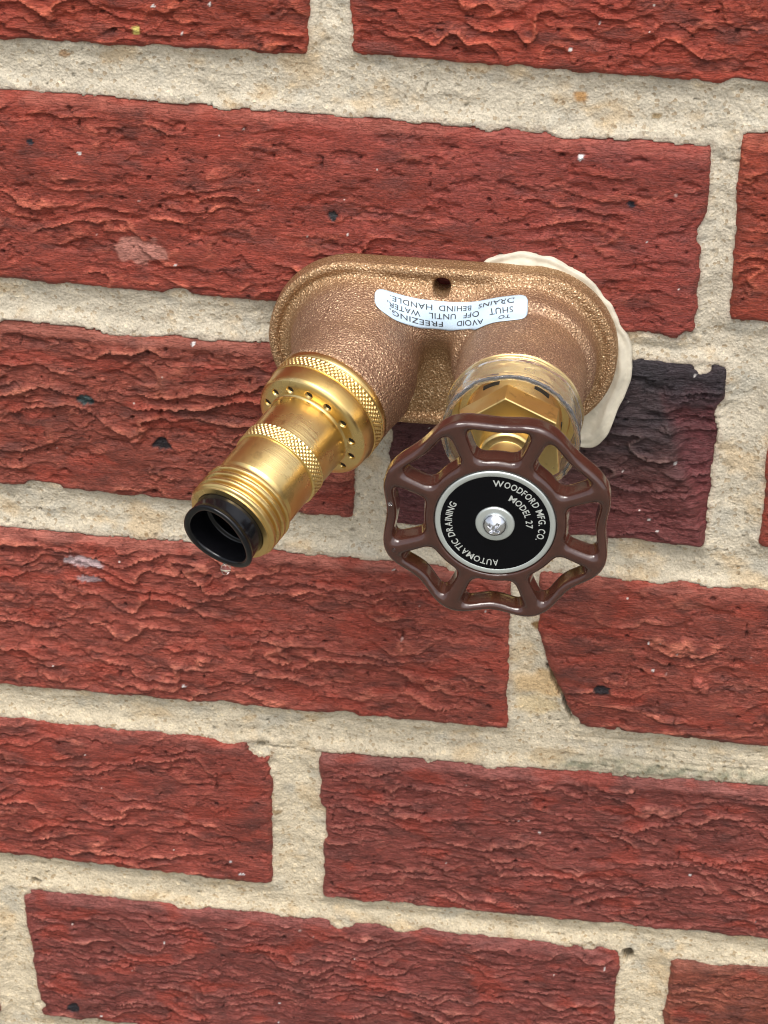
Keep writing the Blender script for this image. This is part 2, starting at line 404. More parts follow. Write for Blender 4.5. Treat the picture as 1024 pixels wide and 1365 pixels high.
def build_brick(b, visible):
    q = b['q']; s = b['seed']
    xs = np.array([p[0] for p in q]); zs = np.array([p[1] for p in q])
    fine = 0.42 if visible else 3.0
    X = axis_coords(xs.min() - 2, xs.max() + 2, FX0, FX1, fine, 4.0)
    Z = axis_coords(zs.min() - 2, zs.max() + 2, FZ0, FZ1, fine, 4.0 if visible else 3.0)
    x, z = np.meshgrid(X, Z)
    d = brick_sdf(x, z, b); qn = -d
    A = b['amp']; lam = b['lam']
    # signed distances to top / other edges for the bevels
    ztop = np.interp(x[0], [q[0][0], q[1][0]], [q[0][1], q[1][1]])[None, :] - z
    zbot = z - zs.min()
    # relief
    rb = random.Random(s)
    l1, lip1 = ledges(x, z, s, lam, 16 * rb.uniform(0.75, 1.7), 7 * rb.uniform(0.7, 1.5), rb.uniform(0.7, 1.35))
    l2, lip2 = ledges(x + 31, z, s + 20, lam * 0.47, 7.0, 3.5, 1.1)
    smooth = sst(0.12, 0.45, fbm(x / 30, z / 16, s + 40, 3) + (b['sm'] - 0.3) * 1.2)
    if 'calm' in b: smooth = np.maximum(smooth, sst(b['calm'][0], b['calm'][1], x + 5 * gnoise(z / 8, x / 20, s + 77)) * 0.9)
    flat_top = sst(5.5, 2.2, ztop) * b['ts']
    flat_top = np.clip(flat_top, 0, 1)
    rough = (1 - smooth * 0.82) * (1 - flat_top * 0.9)
    large = fbm(x / 38, z / 20, s + 50, 3) * 0.9
    h = large + rough * (A * 1.75 * l1 + A * 0.55 * l2) - 0.45 * A * rough
    chunk = fbm(x / 5.0, z / 2.6, s + 60, 5, 0.6)
    h = h + (0.12 + 0.20 * rough) * chunk * 0.9
    h = h + 0.10 * fbm(x / 0.9, z / 0.8, s + 70, 2)
    # flaked-off plates
    fl = fbm(x / 11 + 3, z / 5 - 2, s + 80, 4)
    h = h - 0.55 * sst(0.30, 0.36, fl) * (1 - flat_top)
    # pits
    px = gnoise(x / 2.6, z / 2.2, s + 90)
    pit = sst(0.62, 0.80, px) * (1 - 0.5 * flat_top)
    h = h - 0.9 * pit
    for (gx, z0, z1, gd) in CREASES:
        if xs.min() < gx < xs.max() and zs.min() < (z0 + z1) / 2 < zs.max():
            h = h - gd * sst(0.9, 0.0, np.abs(x - gx - 1.0 * gnoise(z / 6, x * 0 + gx, 3))) * sst(z1, z1 + 3, z) * sst(z0, z0 - 3, z)
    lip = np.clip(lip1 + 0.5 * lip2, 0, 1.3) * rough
    # bevels
    top = sst(4.6, 0.0, ztop) * np.clip(b['ts'], 0.25, 1)
    h = h * np.clip(qn / 2.2, 0.25, 1) - 1.5 * top
    bv = np.clip(1 - qn / 1.8, 0, 1)
    h = h - 1.1 * bv ** 2
    h = np.where(qn < 0, h + qn * 5.5, h)
    # ---- clay colour
    tone = np.array(b['tone'])
    n1 = fbm(x / 24, z / 12, s + 100, 4)[..., None]; n2 = fbm(x / 6, z / 3, s + 110, 4)[..., None]
    c = tone * np.array([0.78, 0.95, 0.95]) * (1 + 0.26 * n1 + 0.36 * n2)
    brown = np.array([0.088, 0.031, 0.025])
    if b.get('dark'): brown = np.array([0.045, 0.026, 0.030])
    bf = sst(0.05, 0.5, fbm(x / 14 + 9, z / 5, s + 120, 5)) * 0.5
    c = c * (1 - bf[..., None]) + brown * bf[..., None]
    pink = tone * np.array([1.75, 2.9, 2.6]) + 0.016  # pinkish lip skin, with the brightness of sky-lit lips painted in
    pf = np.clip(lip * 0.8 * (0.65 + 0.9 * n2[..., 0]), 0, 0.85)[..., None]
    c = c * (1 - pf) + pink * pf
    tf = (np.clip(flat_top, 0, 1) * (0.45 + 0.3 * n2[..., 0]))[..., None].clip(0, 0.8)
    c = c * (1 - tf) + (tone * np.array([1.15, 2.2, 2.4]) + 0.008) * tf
    orange = sst(0.15, 0.5, fbm(x / 20 - 5, z / 9, s + 130, 3))[..., None] * 0.55
    if not b.get('dark'): c = c * (1 - orange) + np.array([0.31, 0.044, 0.024]) * orange
    c = c * (1 - 0.55 * pit[..., None])
    if 'purple' in b:
        cx_, w = b['purple']
        g = sst(-70, 10, x - cx_ + 60) * w * (0.6 + 0.5 * n1[..., 0])
        g = np.clip(g, 0, 0.8)[..., None]
        c = c * (1 - g) + np.array([0.22, 0.046, 0.042]) * g
    if b.get('dark'):
        # the burnt header: blackened upper left, a break line, reddish purple right flank
        u = (x - (8 + (-136 - z) * 0.32 + 2.0 * gnoise(x / 5, z / 6, 7)))
        right = sst(-1.5, 4.0, u)
        h = h + 1.9 * sst(-16, 0, u) * (1 - right) * sst(-150, -158, z) - 1.7 * right * sst(-146, -152, z)
        c = c * (1 - 0.75 * right[..., None]) + np.array([0.125, 0.030, 0.034]) * 0.75 * right[..., None] * (1 + 0.5 * n2)
        blk = sst(-152, -141, z + 3 * gnoise(x / 6, z / 6, 8)) * 0.9
        blk = np.maximum(blk, sst(-172, -150, z + 6 * n1[..., 0]) * (1 - right) * 0.7)[..., None]
        c = c * (1 - blk) + np.array([0.022, 0.020, 0.025]) * blk
        low = (sst(-160, -184, z + 0.25 * (10 - x)) * 0.75)[..., None]
        c = c * (1 - low) + np.array([0.17, 0.038, 0.035]) * low
        low = sst(-30, -50, x)[..., None] * 0.5
        c = c * (1 - low) + np.array([0.13, 0.032, 0.036]) * low
    for (mx, mz, mr, mc, mh, sq) in MARKS:
        if mx < xs.min() or mx > xs.max() or mz < zs.min() or mz > zs.max(): continue
        dd = np.hypot((x - mx) / sq, z - mz) / mr + 0.35 * gnoise(x / (mr * .7), z / (mr * .7), 77)
        f = sst(1.0, 0.75, dd)
        c = c * (1 - f[..., None]) + np.array(mc) * f[..., None]
        h = h + mh * np.sqrt(np.clip(1 - dd * dd, 0, 1)) if mh > 0 else h + mh * f
    c = np.clip(c, 0.006, 0.85)
    keep = (np.maximum.reduce([qn[:-1, :-1], qn[1:, :-1], qn[:-1, 1:], qn[1:, 1:]]) > (-1.7 if visible else -3.5))
    verts = np.stack([x, -h, z], -1).reshape(-1, 3)
    f = grid_faces(len(X), len(Z), keep)
    return verts, f, c.reshape(-1, 3)

# upright creases pressed into single bricks: x, top z, bottom z, depth
CREASES = [(-171, -206, -246, 0.7), (-52, -75, -86, 0.5), (-149, -272, -290, 0.4), (23.5, -214, -232, 0.5), (8, -222, -246, 0.35), (-2, -272, -290, 0.6), (-92, -206, -240, 0.4), (-60, -343, -372, 0.4), (-30, -300, -326, 0.35), (-118, -92, -112, 0.4), (48, -238, -256, 0.5), (-128, -150, -176, 0.5)]
# marks on single bricks: x, z, radius, colour, height, horizontal stretch
MARKS = [(31.5-3.5, -236.5, 2.2, (0.42, 0.10, 0.07), 1.5, 0.75), (29.8, -238.6, 1.8, (0.36, 0.09, 0.06), 1.1, 1.0),
         (0.5, -242.5, 1.9, (0.018, 0.012, 0.014), -0.6, 1.5), (-130.5, -51.5, 1.4, (0.55, 0.45, 0.12), 0.3, 0.8),
         (-132, -113, 4.2, (0.42, 0.17, 0.13), 0.0, 2.0), (-153.5, -213.5, 2.2, (0.50, 0.36, 0.36), 0.0, 3.0), (-152, -219.5, 1.4, (0.45, 0.30, 0.30), 0.0, 3.0),
         (-79.2, -99.2, 1.5, (0.02, 0.02, 0.022), -0.5, 1.0), (-0.8, -90.5, 1.2, (0.02, 0.02, 0.03), -0.5, 1.0), (-160.5, -83.5, 1.1, (0.03, 0.03, 0.04), -0.4, 0.9),
         (-128.5, -172.2, 2.2, (0.02, 0.015, 0.018), -0.8, 1.5), (-150, -160, 1.6, (0.03, 0.05, 0.05), -0.5, 2.0),
         (-14.5, -78.2, 0.85, (0.75, 0.74, 0.72), 0.3, 1.0), (-108.5, -324.5, 0.5, (0.7, 0.66, 0.66), 0.1, 2.5), (-112, -320, 0.45, (0.7, 0.66, 0.66), 0.1, 1.0),
         (-167, -389.5, 2.6, (0.02, 0.018, 0.022), -0.6, 1.0), (-124.7, -254.7, 0.6, (0.7, 0.64, 0.62), 0.2, 1.4), (-118.3, -140.0, 0.6, (0.75, 0.72, 0.7), 0.2, 1.0)]

rng = random.Random(5)
MORE = []
for k in range(95):   # tiny white paint and lime specks scattered over the bricks
    MORE.append((rng.uniform(-190, 58), rng.uniform(-398, -38), rng.choice([.22, .28, .35, .5]), rng.choice([(0.62, 0.58, 0.55), (0.7, 0.66, 0.62), (0.5, 0.3, 0.26)]), 0.15, rng.uniform(.8, 1.4)))
MARKS += MORE

wall = empty('brick_wall', (-60, 0, -200), 'rough textured red brick wall with sandy beige mortar behind the brass tap', 'wall')
WOFF = np.array([-60.0, 0, -200.0])
for key, b in VIS.items():
    vis = not key.startswith('off')
    v, f, c = build_brick(b, vis)
    v, f, c = compact(v, f, c)
    cen = v.mean(axis=0); cen[1] = 0
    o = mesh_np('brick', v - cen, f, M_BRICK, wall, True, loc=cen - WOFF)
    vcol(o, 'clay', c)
    if key == 'C2':
        o['label'] = 'short burnt brick, blackish purple with a broken face'

def build_mortar():
    X = axis_coords(-570, 450, FX0, FX1, 0.5, 6.0); Z = axis_coords(-470, 142, FZ0, FZ1, 0.5, 6.0)
    x, z = np.meshgrid(X, Z)
    o = np.full(x.shape, 99.0)
    for key, b in VIS.items():
        xs = [p[0] for p in b['q']]; zs = [p[1] for p in b['q']]
        i0, i1 = np.searchsorted(X, [min(xs) - 16, max(xs) + 16]); j0, j1 = np.searchsorted(Z, [min(zs) - 16, max(zs) + 16])
        sl = (slice(j0, j1), slice(i0, i1))
        if i1 > i0 and j1 > j0:
            o[sl] = np.minimum(o[sl], brick_sdf(x[sl], z[sl], b))
    h = -1.7 - 1.1 * sst(0.0, 5.0, o)
    h = h + 0.55 * fbm(x / 14, z / 9, 400, 3) + 0.12 * fbm(x / 3.0, z / 2.4, 410, 3, 0.6) + 0.10 * gnoise(x / 0.8, z / 0.8, 420)
    h = h + 0.22 * sst(0.1, 0.5, fbm(x / 6, z / 5, 430, 3))
    pit = sst(0.55, 0.75, gnoise(x / 1.7, z / 1.7, 440)) * sst(-0.2, 0.4, gnoise(x / 20, z / 20, 441))
    h = h - 0.7 * pit
    # trowel streaks in the joint on the right between the fourth and fifth course
    st = sst(-20, 0, x) * sst(-256, -262, z) * sst(-276, -270, z)
    h = h + st * 0.35 * fbm(x / 30, z / 1.1, 450, 3)
    # mortar slips under the brick faces
    h = np.where(o < -0.7, np.minimum(h, -2.6) - (-(o + 0.7)) * 3.5, h)
    def hole(hx, hz, rx, rz, dp):
        dd = np.hypot((x - hx) / rx, (z - hz) / rz) + 0.25 * gnoise(x / 1.5, z / 1.5, 460)
        return dp * sst(1.1, 0.6, dd)
    hol = hole(14.6, -343, 1.9, 2.8, 6) + 5.0 * sst(0.75, 0.35, np.abs((x + 15.6) - (-(z + 236)) * 0.42 + 0.7 * gnoise(z / 3, x * 0, 9))) * sst(-235, -238, z) * sst(-257, -253, z) + hole(-101.5, -275.2, 1.5, 0.9, 2.5) + hole(-177, -338, 1.8, 1.2, 3) + hole(-72, -343.2, 2, .8, 3)
    crack = sst(0.35, 0.0, np.abs(z + 275.2 - 1.2 * gnoise(x / 6, 0 * z, 5))) * sst(-101, -99, x) * sst(-81, -84, x)
    h = h - hol - 0.8 * crack
    # sand colour
    warm = sst(-150, -330, z)[..., None]
    c = np.array([0.525, 0.465, 0.36]) * (1 - warm) + np.array([0.59, 0.50, 0.355]) * warm
    n1 = fbm(x / 18, z / 10, 500, 4)[..., None]; n2 = fbm(x / 4, z / 3, 510, 4)[..., None]
    c = c * (1 + 0.10 * n1 + 0.16 * n2)
    ye = sst(0.15, 0.55, fbm(x / 16 + 4, z / 12, 520, 4))[..., None] * 0.5
    c = c * (1 - ye) + np.array([0.52, 0.37, 0.20]) * ye
    gy = sst(0.2, 0.6, fbm(x / 12 - 8, z / 9, 530, 4))[..., None] * 0.4
    c = c * (1 - gy) + np.array([0.38, 0.37, 0.32]) * gy
    green_line = (sst(-25, 0, x) * sst(-266, -270.5, z) * sst(-276, -272, z) * (0.5 + 0.8 * n2[..., 0])).clip(0, 0.8)[..., None]  # darker green line low in the right-hand joint
    c = c * (1 - green_line) + np.array([0.13, 0.14, 0.09]) * green_line
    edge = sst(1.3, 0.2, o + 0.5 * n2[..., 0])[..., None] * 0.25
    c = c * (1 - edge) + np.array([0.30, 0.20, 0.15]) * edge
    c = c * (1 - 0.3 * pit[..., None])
    c = np.where((hol > 2)[..., None], c * 0.5, c)  # shade inside the deep holes and gap painted into the colour
    for (mx, mz, mr, mc) in [(-15.6, -63.0, 1.6, (0.42, 0.24, 0.10)), (-150.5, -59.5, 1.2, (0.36, 0.24, 0.14)), (-19, -222.5, 1.6, (0.2, 0.12, 0.05)), (-97.0, -300, 1.0, (0.25, 0.18, 0.1)), (-23.5, -208, 1.3, (0.22, 0.12, 0.04)), (-16.5, -243, 5.5, (0.56, 0.40, 0.22)), (-18, -251, 4.5, (0.58, 0.46, 0.28)), (4, -67, 1, (.3, .22, .12))]:
        f = sst(1.1, 0.6, np.hypot((x - mx) / 1.6, z - mz) / mr + 0.3 * gnoise(x / mr, z / mr, 88))[..., None]
        c = c * (1 - f) + np.array(mc) * f
    mo = np.maximum.reduce([o[:-1, :-1], o[1:, :-1], o[:-1, 1:], o[1:, 1:]])
    keep = mo > -3.2
    f = grid_faces(len(X), len(Z), keep)
    v = np.stack([x, -h, z], -1).reshape(-1, 3)
    v, f, c = compact(v, f, np.clip(c, 0.01, 0.8).reshape(-1, 3))
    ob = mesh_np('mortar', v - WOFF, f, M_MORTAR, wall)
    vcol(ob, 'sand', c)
build_mortar()
mesh_np('wall_core', np.array([(-570, 9, -640), (450, 9, -640), (450, 9, 142), (-570, 9, 142), (-570, 60, -640), (450, 60, -640), (450, 60, 142), (-570, 60, 142)], float) - WOFF,
        [[0, 1, 2, 3], [7, 6, 5, 4], [0, 4, 5, 1], [1, 5, 6, 2], [2, 6, 7, 3], [3, 7, 4, 0]], M_MORTAR, wall, False)
vcol(bpy.data.objects['wall_core'], 'sand', np.array([0.5, 0.45, 0.36]))

gm = simple('pale_concrete', (0.17, 0.165, 0.14), 0.9, 0, 0, 0.3, 40, 0.002, 0.2)
gr = mesh_np('ground', np.array([(-60000, 9, -640), (60000, 9, -640), (60000, -60000, -640), (-60000, -60000, -640)], float), [[0, 3, 2, 1]], gm, None, False)
gr['kind'] = 'structure'
# ------------------------------------------------------------------ signed distance fields
def smin(a, b, k):
    h = np.clip(0.5 + 0.5 * (b - a) / k, 0, 1)
    return b + (a - b) * h - k * h * (1 - h)
def smax(a, b, k): return -smin(-a, -b, k)

def capsule(P, a, b, ra, rb):
    a = np.array(a, float); b = np.array(b, float); ab = b - a
    w = [P[i] - a[i] for i in range(3)]
    t = np.clip((w[0] * ab[0] + w[1] * ab[1] + w[2] * ab[2]) / ab.dot(ab), 0, 1)
    return np.sqrt(sum((w[i] - ab[i] * t) ** 2 for i in range(3))) - (ra + (rb - ra) * t)

def cyl(P, a, b, r, rd=0.0):
    a = np.array(a, float); b = np.array(b, float); L = np.linalg.norm(b - a); ax = (b - a) / L
    w = [P[i] - a[i] for i in range(3)]
    t = w[0] * ax[0] + w[1] * ax[1] + w[2] * ax[2]
    rr = np.sqrt(np.maximum(sum(w[i] ** 2 for i in range(3)) - t * t, 0))
    dx = rr - r + rd; dy = np.maximum(-t, t - L) + rd
    return np.minimum(np.maximum(dx, dy), 0) + np.hypot(np.maximum(dx, 0), np.maximum(dy, 0)) - rd

def surface_nets(fn, lo, hi, h):
    ax = [np.arange(lo[i], hi[i] + h, h) for i in range(3)]
    P = np.meshgrid(*ax, indexing='ij')
    V = fn(P)
    n = V.shape
    s = V < 0
    c = [n[i] - 1 for i in range(3)]
    acc = np.zeros((c[0], c[1], c[2], 3)); cnt = np.zeros(c)
    def sub(A, o): return A[o[0]:o[0] + c[0], o[1]:o[1] + c[1], o[2]:o[2] + c[2]]
    for d in range(3):
        o1, o2 = [i for i in range(3) if i != d]
        for i in (0, 1):
            for j in (0, 1):
                a = [0, 0, 0]; a[o1] = i; a[o2] = j; b = list(a); b[d] = 1
                va, vb = sub(V, a), sub(V, b)
                cr = (va < 0) != (vb < 0)
                t = np.where(cr, va / np.where(cr, va - vb, 1), 0)
                acc[..., d] += np.where(cr, t, 0); acc[..., o1] += np.where(cr, i, 0); acc[..., o2] += np.where(cr, j, 0)
                cnt += cr
    act = cnt > 0
    idx = np.full(c, -1); idx[act] = np.arange(act.sum())
    ii = np.argwhere(act)
    verts = (acc[act] / cnt[act][:, None] + ii) * h + np.array(lo)
    quads = []
    for d in range(3):
        o1, o2 = (d + 1) % 3, (d + 2) % 3
        sl0 = [slice(None)] * 3; sl1 = [slice(None)] * 3
        sl0[d] = slice(0, n[d] - 1); sl1[d] = slice(1, n[d])
        for k in (o1, o2):
            sl0[k] = slice(1, n[k] - 1); sl1[k] = slice(1, n[k] - 1)
        A = s[tuple(sl0)]; B = s[tuple(sl1)]
        e = np.argwhere(A != B)
        if len(e) == 0: continue
        flip = A[tuple(e.T)]
        e[:, o1] += 1; e[:, o2] += 1
        def cell(u, v):
            q = e.copy(); q[:, o1] -= u; q[:, o2] -= v
            return idx[tuple(q.T)]
        q = np.stack([cell(1, 1), cell(0, 1), cell(0, 0), cell(1, 0)], -1)
        q[~flip] = q[~flip][:, ::-1]
        quads.append(q)
    return verts, np.concatenate(quads)

# ------------------------------------------------------------------ the wall hydrant (tap)
BASE = np.array([-48.7, 0.0, -131.0])
tap = empty('outdoor_tap', BASE, 'brass and bronze outdoor tap with a brown scalloped handwheel on the brick wall', 'outdoor tap')
LC, RC, PR_ = (-72.2, -132.0), (-24.9, -132.0), 23.4
A_OUT = np.array([-0.388, -0.865, -0.295]); A_OUT /= np.linalg.norm(A_OUT)
P_OUT = np.array([-73.7, -31.0, -137.4])
A_STEM = np.array([0.6, -90.0, -4.3]); A_STEM /= np.linalg.norm(A_STEM)
STEM0 = np.array([-26.0, 0.0, -131.0])
def stem(t): return STEM0 + A_STEM * t

def body_sdf(P):
    x, y, z = P; D = -y
    px = np.clip(x, LC[0], RC[0])
    r2 = np.hypot(x - px, z - LC[1])
    rd = 1.8
    dx = r2 - PR_ + rd; dy = np.abs(D - 2.9) - 3.1 + rd
    plate = np.minimum(np.maximum(dx, dy), 0) + np.hypot(np.maximum(dx, 0), np.maximum(dy, 0)) - rd
    # slightly raised cast rim
    rim = np.hypot(r2 - (PR_ - 1.4), D - 6.3) - 1.35
    plate = smin(plate, rim, 0.8)
    Q1 = P_OUT - A_OUT * 11
    left = capsule(P, (-71.3, 0, -131.0), (-71.3, -8, -131.2), 18.8, 17.3)
    left = smin(left, capsule(P, (-71.3, -8, -131.2), Q1, 17.0, 16.2), 2.0)
    left = smin(left, cyl(P, Q1, P_OUT + A_OUT * 0.3, 16.3, 0.8), 2.0)
    right = cyl(P, stem(-2), stem(16.0), 19.2, 2.2)
    right = smin(right, cyl(P, stem(4), stem(39.0), 16.8, 0.8), 1.2)
    web = capsule(P, (-66, -3.0, -123.0), (-31, -3.0, -122.0), 9.6, 9.6)
    body = smin(plate, web, 5.0)
    body = smin(body, left, 4.5)
    body = smin(body, right, 4.5)
    hole = cyl(P, (-48.7, 5, -113.7), (-48.7, -20, -113.7), 2.3)
    body = smax(body, -hole, 0.6)
    return smax(body, -D + (-0.3), 0.01) if False else np.maximum(body, -(D - 0.6))

v, f = surface_nets(body_sdf, (-98.5, -42, -157.5), (0.5, 0.4, -104.5), 0.6)
body = mesh_np('tap_body', v - BASE, f, M_BRONZE, tap)

# ---- flexible rubber gasket squeezed out behind the right end of the plate
def gasket():
    ctr = np.array([-26.0, -132.6])
    th = np.array([150, 130, 115, 100, 88, 75, 60, 45, 30, 15, 0, -8, -18, -30, -42, -55, -68, -80, -95, -110, -150, -180, -210])
    rr = np.array([21, 24, 26.8, 27.2, 27.0, 26.8, 25.9, 25.3, 25.4, 26.3, 27.4, 28.8, 29.6, 30.0, 31.8, 34.0, 30, 25, 23, 22, 21, 21, 21])
    n = 240
    a = np.linspace(-210, 150, n, endpoint=False)
    r = np.interp(a, th[::-1], rr[::-1])
    k = np.hanning(9); k /= k.sum()
    r = np.convolve(np.concatenate([r[-4:], r, r[:4]]), k, 'valid')
    a = np.radians(a)
    r = r + 0.9 * gnoise(a * 2.3, a * 0.9 + 0.4, 3) + 0.45 * gnoise(a * 5.7, a * 1.7 + 0.37, 8)
    prof = [(0.0, -2.2, 0), (-2, -2.2, 0), (-4.5, -2.0, 0), (-1.2, -1.9, 1), (-0.3, -1.2, 1), (0.0, -0.2, 1), (0.1, 2.5, 1), (-0.2, 5.0, 1)]
    prof = [(-16, 0.5), (-9, 0.8), (-5.5, 0.9), (-4.4, 0.6), (-3.6, 1.1), (-2.8, 1.2), (-2.0, 0.5), (-1.2, 0.35), (-0.5, 0.55), (0.0, 0.1), (0.0, -1.5), (-0.3, -5)]
    V = []
    for (dr, d) in prof:
        wob = 0.9 * gnoise(a * 4.3, np.full(n, dr / 6.0), 31) * (1 if d > 0 else 0)
        flare = 2.2 * np.exp(-((np.degrees(a) + 48) / 22) ** 2) * np.clip(1 + dr / 9.0, 0, 1)
        V.append(np.stack([ctr[0] + (r + dr) * np.cos(a), -(d + 0.7 * (d > 0) + 0.7 * wob + flare), ctr[1] + (r + dr) * np.sin(a)], -1))
    V = np.array(V).reshape(-1, 3)
    o = mesh_np('rubber_gasket', V - BASE, grid_faces(n, len(prof), wrapx=True)[:, ::-1], M_CAULK, tap)
gasket()

# ---- lathed parts
def lathe(name, prof, seg, mat, parent, mtx, fn=None, smooth=True):
    prof = np.array(prof, float)
    a = np.linspace(0, 2 * np.pi, seg, endpoint=False)
    t = prof[:, 0][:, None] + 0 * a; r = prof[:, 1][:, None] + 0 * a; A = a[None, :] + 0 * t
    if fn is not None: t, r = fn(t, r, A)
    V = np.stack([r * np.cos(A), r * np.sin(A), t], -1).reshape(-1, 3)
    o = mesh_np(name, V, grid_faces(seg, len(prof), wrapx=True), mat, parent, smooth)
    o.matrix_local = mtx
    return o

def dense(prof, step):
    out = [prof[0]]
    for a, b in zip(prof[:-1], prof[1:]):
        L = math.hypot(b[0] - a[0], b[1] - a[1]); n = max(1, int(math.ceil(L / step)))
        for i in range(1, n + 1):
            out.append((a[0] + (b[0] - a[0]) * i / n, a[1] + (b[1] - a[1]) * i / n))
    return out

def sharp(prof, e=0.12):
    """doubles corners so that smooth shading keeps machined edges crisp"""
    out = [prof[0]]
    for i in range(1, len(prof) - 1):
        p, q, r = [np.array(prof[j], float) for j in (i - 1, i, i + 1)]
        for w in (p, r):
            L = np.linalg.norm(w - q)
            if L > 1e-6: out.append(tuple(q + (w - q) / L * min(e, L * 0.4)))
    out.append(prof[-1])
    return out

TB = Matrix.Translation(-Vector(BASE) * MM)
M_OUT = TB @ frame(P_OUT, A_OUT, (1, 0, -0.3))
def knurl(t0, t1, n, pitch, amp):
    def fn(t, r, A):
        u = A * n / (2 * np.pi); w = t / pitch
        tri = lambda q: np.abs((q % 1.0) - 0.5) * 2
        g = np.maximum(tri(u + w), tri(u - w))
        e = np.clip(np.minimum(t - t0, t1 - t) / 0.3, 0, 1)
        return t, r - amp * np.clip((g - 0.45) / 0.55, 0, 1) ** 1.2 * e
    return fn

# collar of the vacuum breaker, with a ring of drain holes in its shoulder
def holes(t, r, A):
    hr = 12.9
    ang = 2 * np.pi / 14
    dA = ((A + ang / 2) % ang) - ang / 2
    dist = np.hypot(r - hr, hr * dA) * 0.84
    on = (t > 11.2) & (t < 12.7) & (r < 15.5) & (r > 11.65)
    dep = 2.0 * sst(0.86, 0.76, dist) * on
    return t - dep, r
breaker = lathe('vacuum_breaker', sharp(dense([(0.0, 12.0), (0.0, 15.8), (0.5, 16.35), (2.1, 16.35), (2.3, 16.1), (2.5, 16.1)], 9), 0.1) +
                sharp([(6.3, 16.1), (6.5, 16.3), (10.2, 16.0)], 0.1) + dense([(10.7, 15.9), (11.3, 15.5), (11.7, 14.9), (11.9, 14.3)], 0.3) +
                dense([(12.0, 14.1), (12.3, 11.7)], 0.16)[1:] + sharp([(12.35, 11.6), (12.8, 11.3), (13.4, 11.3), (13.8, 11.5), (23.4, 11.4), (24.0, 11.4)], 0.1) +
                sharp([(28.4, 11.3), (28.8, 11.3), (38.4, 11.3), (39.2, 10.9), (40.0, 10.9)], 0.12),
                504, M_BRASS, tap, M_OUT, holes)
I4 = Matrix.Identity(4)
for k in range(14):  # black discs stand in for the shade inside the drain holes
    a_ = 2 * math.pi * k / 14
    lathe('drain_hole_shade', [(11.55, 0.93), (11.5, 0.01)], 14, M_DARK, breaker, Matrix.Translation(Vector((12.9 * math.cos(a_), 12.9 * math.sin(a_), 0)) * MM))
lathe('knurled_band', dense([(2.45, 16.0), (2.6, 16.45), (6.2, 16.45), (6.35, 16.0)], 0.16), 560, M_KNURL, breaker, I4, knurl(2.6, 6.2, 74, 1.45, 0.42))
lathe('knurled_band', dense([(23.8, 11.2), (24.1, 11.85), (28.3, 11.85), (28.5, 11.2)], 0.16), 480, M_KNURL, breaker, I4, knurl(24.1, 28.3, 54, 1.35, 0.40))
def thread(t, r, A):
    w = (t - A / (2 * np.pi) * 2.25) / 2.25
    g = (1 + np.cos(2 * np.pi * w)) * 0.5
    e = np.clip((t - 39.9) / 0.8, 0, 1) * np.clip((49.0 - t) / 0.8, 0, 1)
    return t, r - 1.15 * (1 - np.clip(g * 1.5, 0, 1)) * e
lathe('threaded_outlet', dense([(39.6, 10.8), (39.9, 11.3), (40.6, 12.25), (48.0, 12.25), (49.0, 11.5), (49.2, 9.9), (49.0, 9.6)], 0.2), 300, M_BRASS, breaker, I4, thread)
def wav(t, r, A):
    e = sst(50.5, 54.5, t)
    return t + e * 0.35 * np.sin(A * 2 + 1), r + e * (0.25 * np.sin(A * 3 + 2) + 0.3 * np.exp(-((A - 2.2) / 0.3) ** 2))
noz = lathe('plastic_nozzle', dense(sharp([(48.6, 9.75), (49.4, 9.7), (53.3, 9.6), (54.0, 10.05), (54.6, 10.05), (54.85, 9.6), (54.8, 8.6), (54.4, 8.2), (53.0, 8.0), (48, 7.9), (47.5, 6.9), (46.8, 6.9), (46.6, 7.8), (40, 7.6), (32, 7.5), (31.5, 0.01)], 0.15), 0.8), 160, M_BLACK, breaker, I4, wav)
# a raised strip of stamped marks on the collar rim is only faint; two small punch marks
# ---- water drop at the lip
def drop(loc, r, label, sy=1.25, grp=None):
    n, m = 28, 18
    V = []
    for j in range(m + 1):
        th = math.pi * j / m
        for i in range(n):
            a = 2 * math.pi * i / n
            k = 1 + (0.35 * max(0, math.cos(th)) ** 2)
            V.append((r * math.sin(th) * math.cos(a) / k, r * math.sin(th) * math.sin(a) / k, r * math.cos(th) * sy))
    o = mesh_np('water_drop', np.array(V), grid_faces(n, m + 1, wrapx=True)[:, ::-1], M_WATER, None, True, loc=loc)
    o['label'] = label; o['category'] = 'water drop'
    if grp: o['group'] = grp
    return o
E_LIP = P_OUT + A_OUT * 54.5
fr = frame((0, 0, 0), A_OUT)
down = Vector((0, 0, -1)); az3 = Vector(A_OUT); dd = (down - az3 * down.dot(az3)).normalized()
lipb = np.array(E_LIP) + np.array(dd) * 9.6
drop(lipb + np.array([0, 0, -1.2]), 1.3, 'clear water drop hanging from the black nozzle of the tap', 1.3)

# ---- valve side: ring, hex bonnet, clear collar, stem
M_STEM = TB @ frame(STEM0, A_STEM, (1, 0, 0))
bon = lathe('bonnet', sharp([(38.4, 16.5), (39.6, 16.6), (40.2, 16.3), (40.3, 14.2), (41.6, 14.0), (41.7, 12.2), (49.5, 12.2), (49.6, 5)], 0.12), 200, M_BRASS, tap, M_STEM)
def slot_shade(a, r0=12.2, t0=45.0):  # solid dark block standing in for the shaded inside of a slot
    c, s_ = math.cos(a), math.sin(a)
    V = []
    for dt in (-0.9, 0.9):
        for dr in (-0.6, 0.12):
            for da in (-2.2, 2.2):
                V.append(((r0 + dr) * c - da * s_, (r0 + dr) * s_ + da * c, t0 + dt))
    o = mesh_np('drain_slot_shade', np.array(V), [[0, 1, 3, 2], [4, 6, 7, 5], [0, 4, 5, 1], [2, 3, 7, 6], [0, 2, 6, 4], [1, 5, 7, 3]], M_DARK, bon, False)
    return o
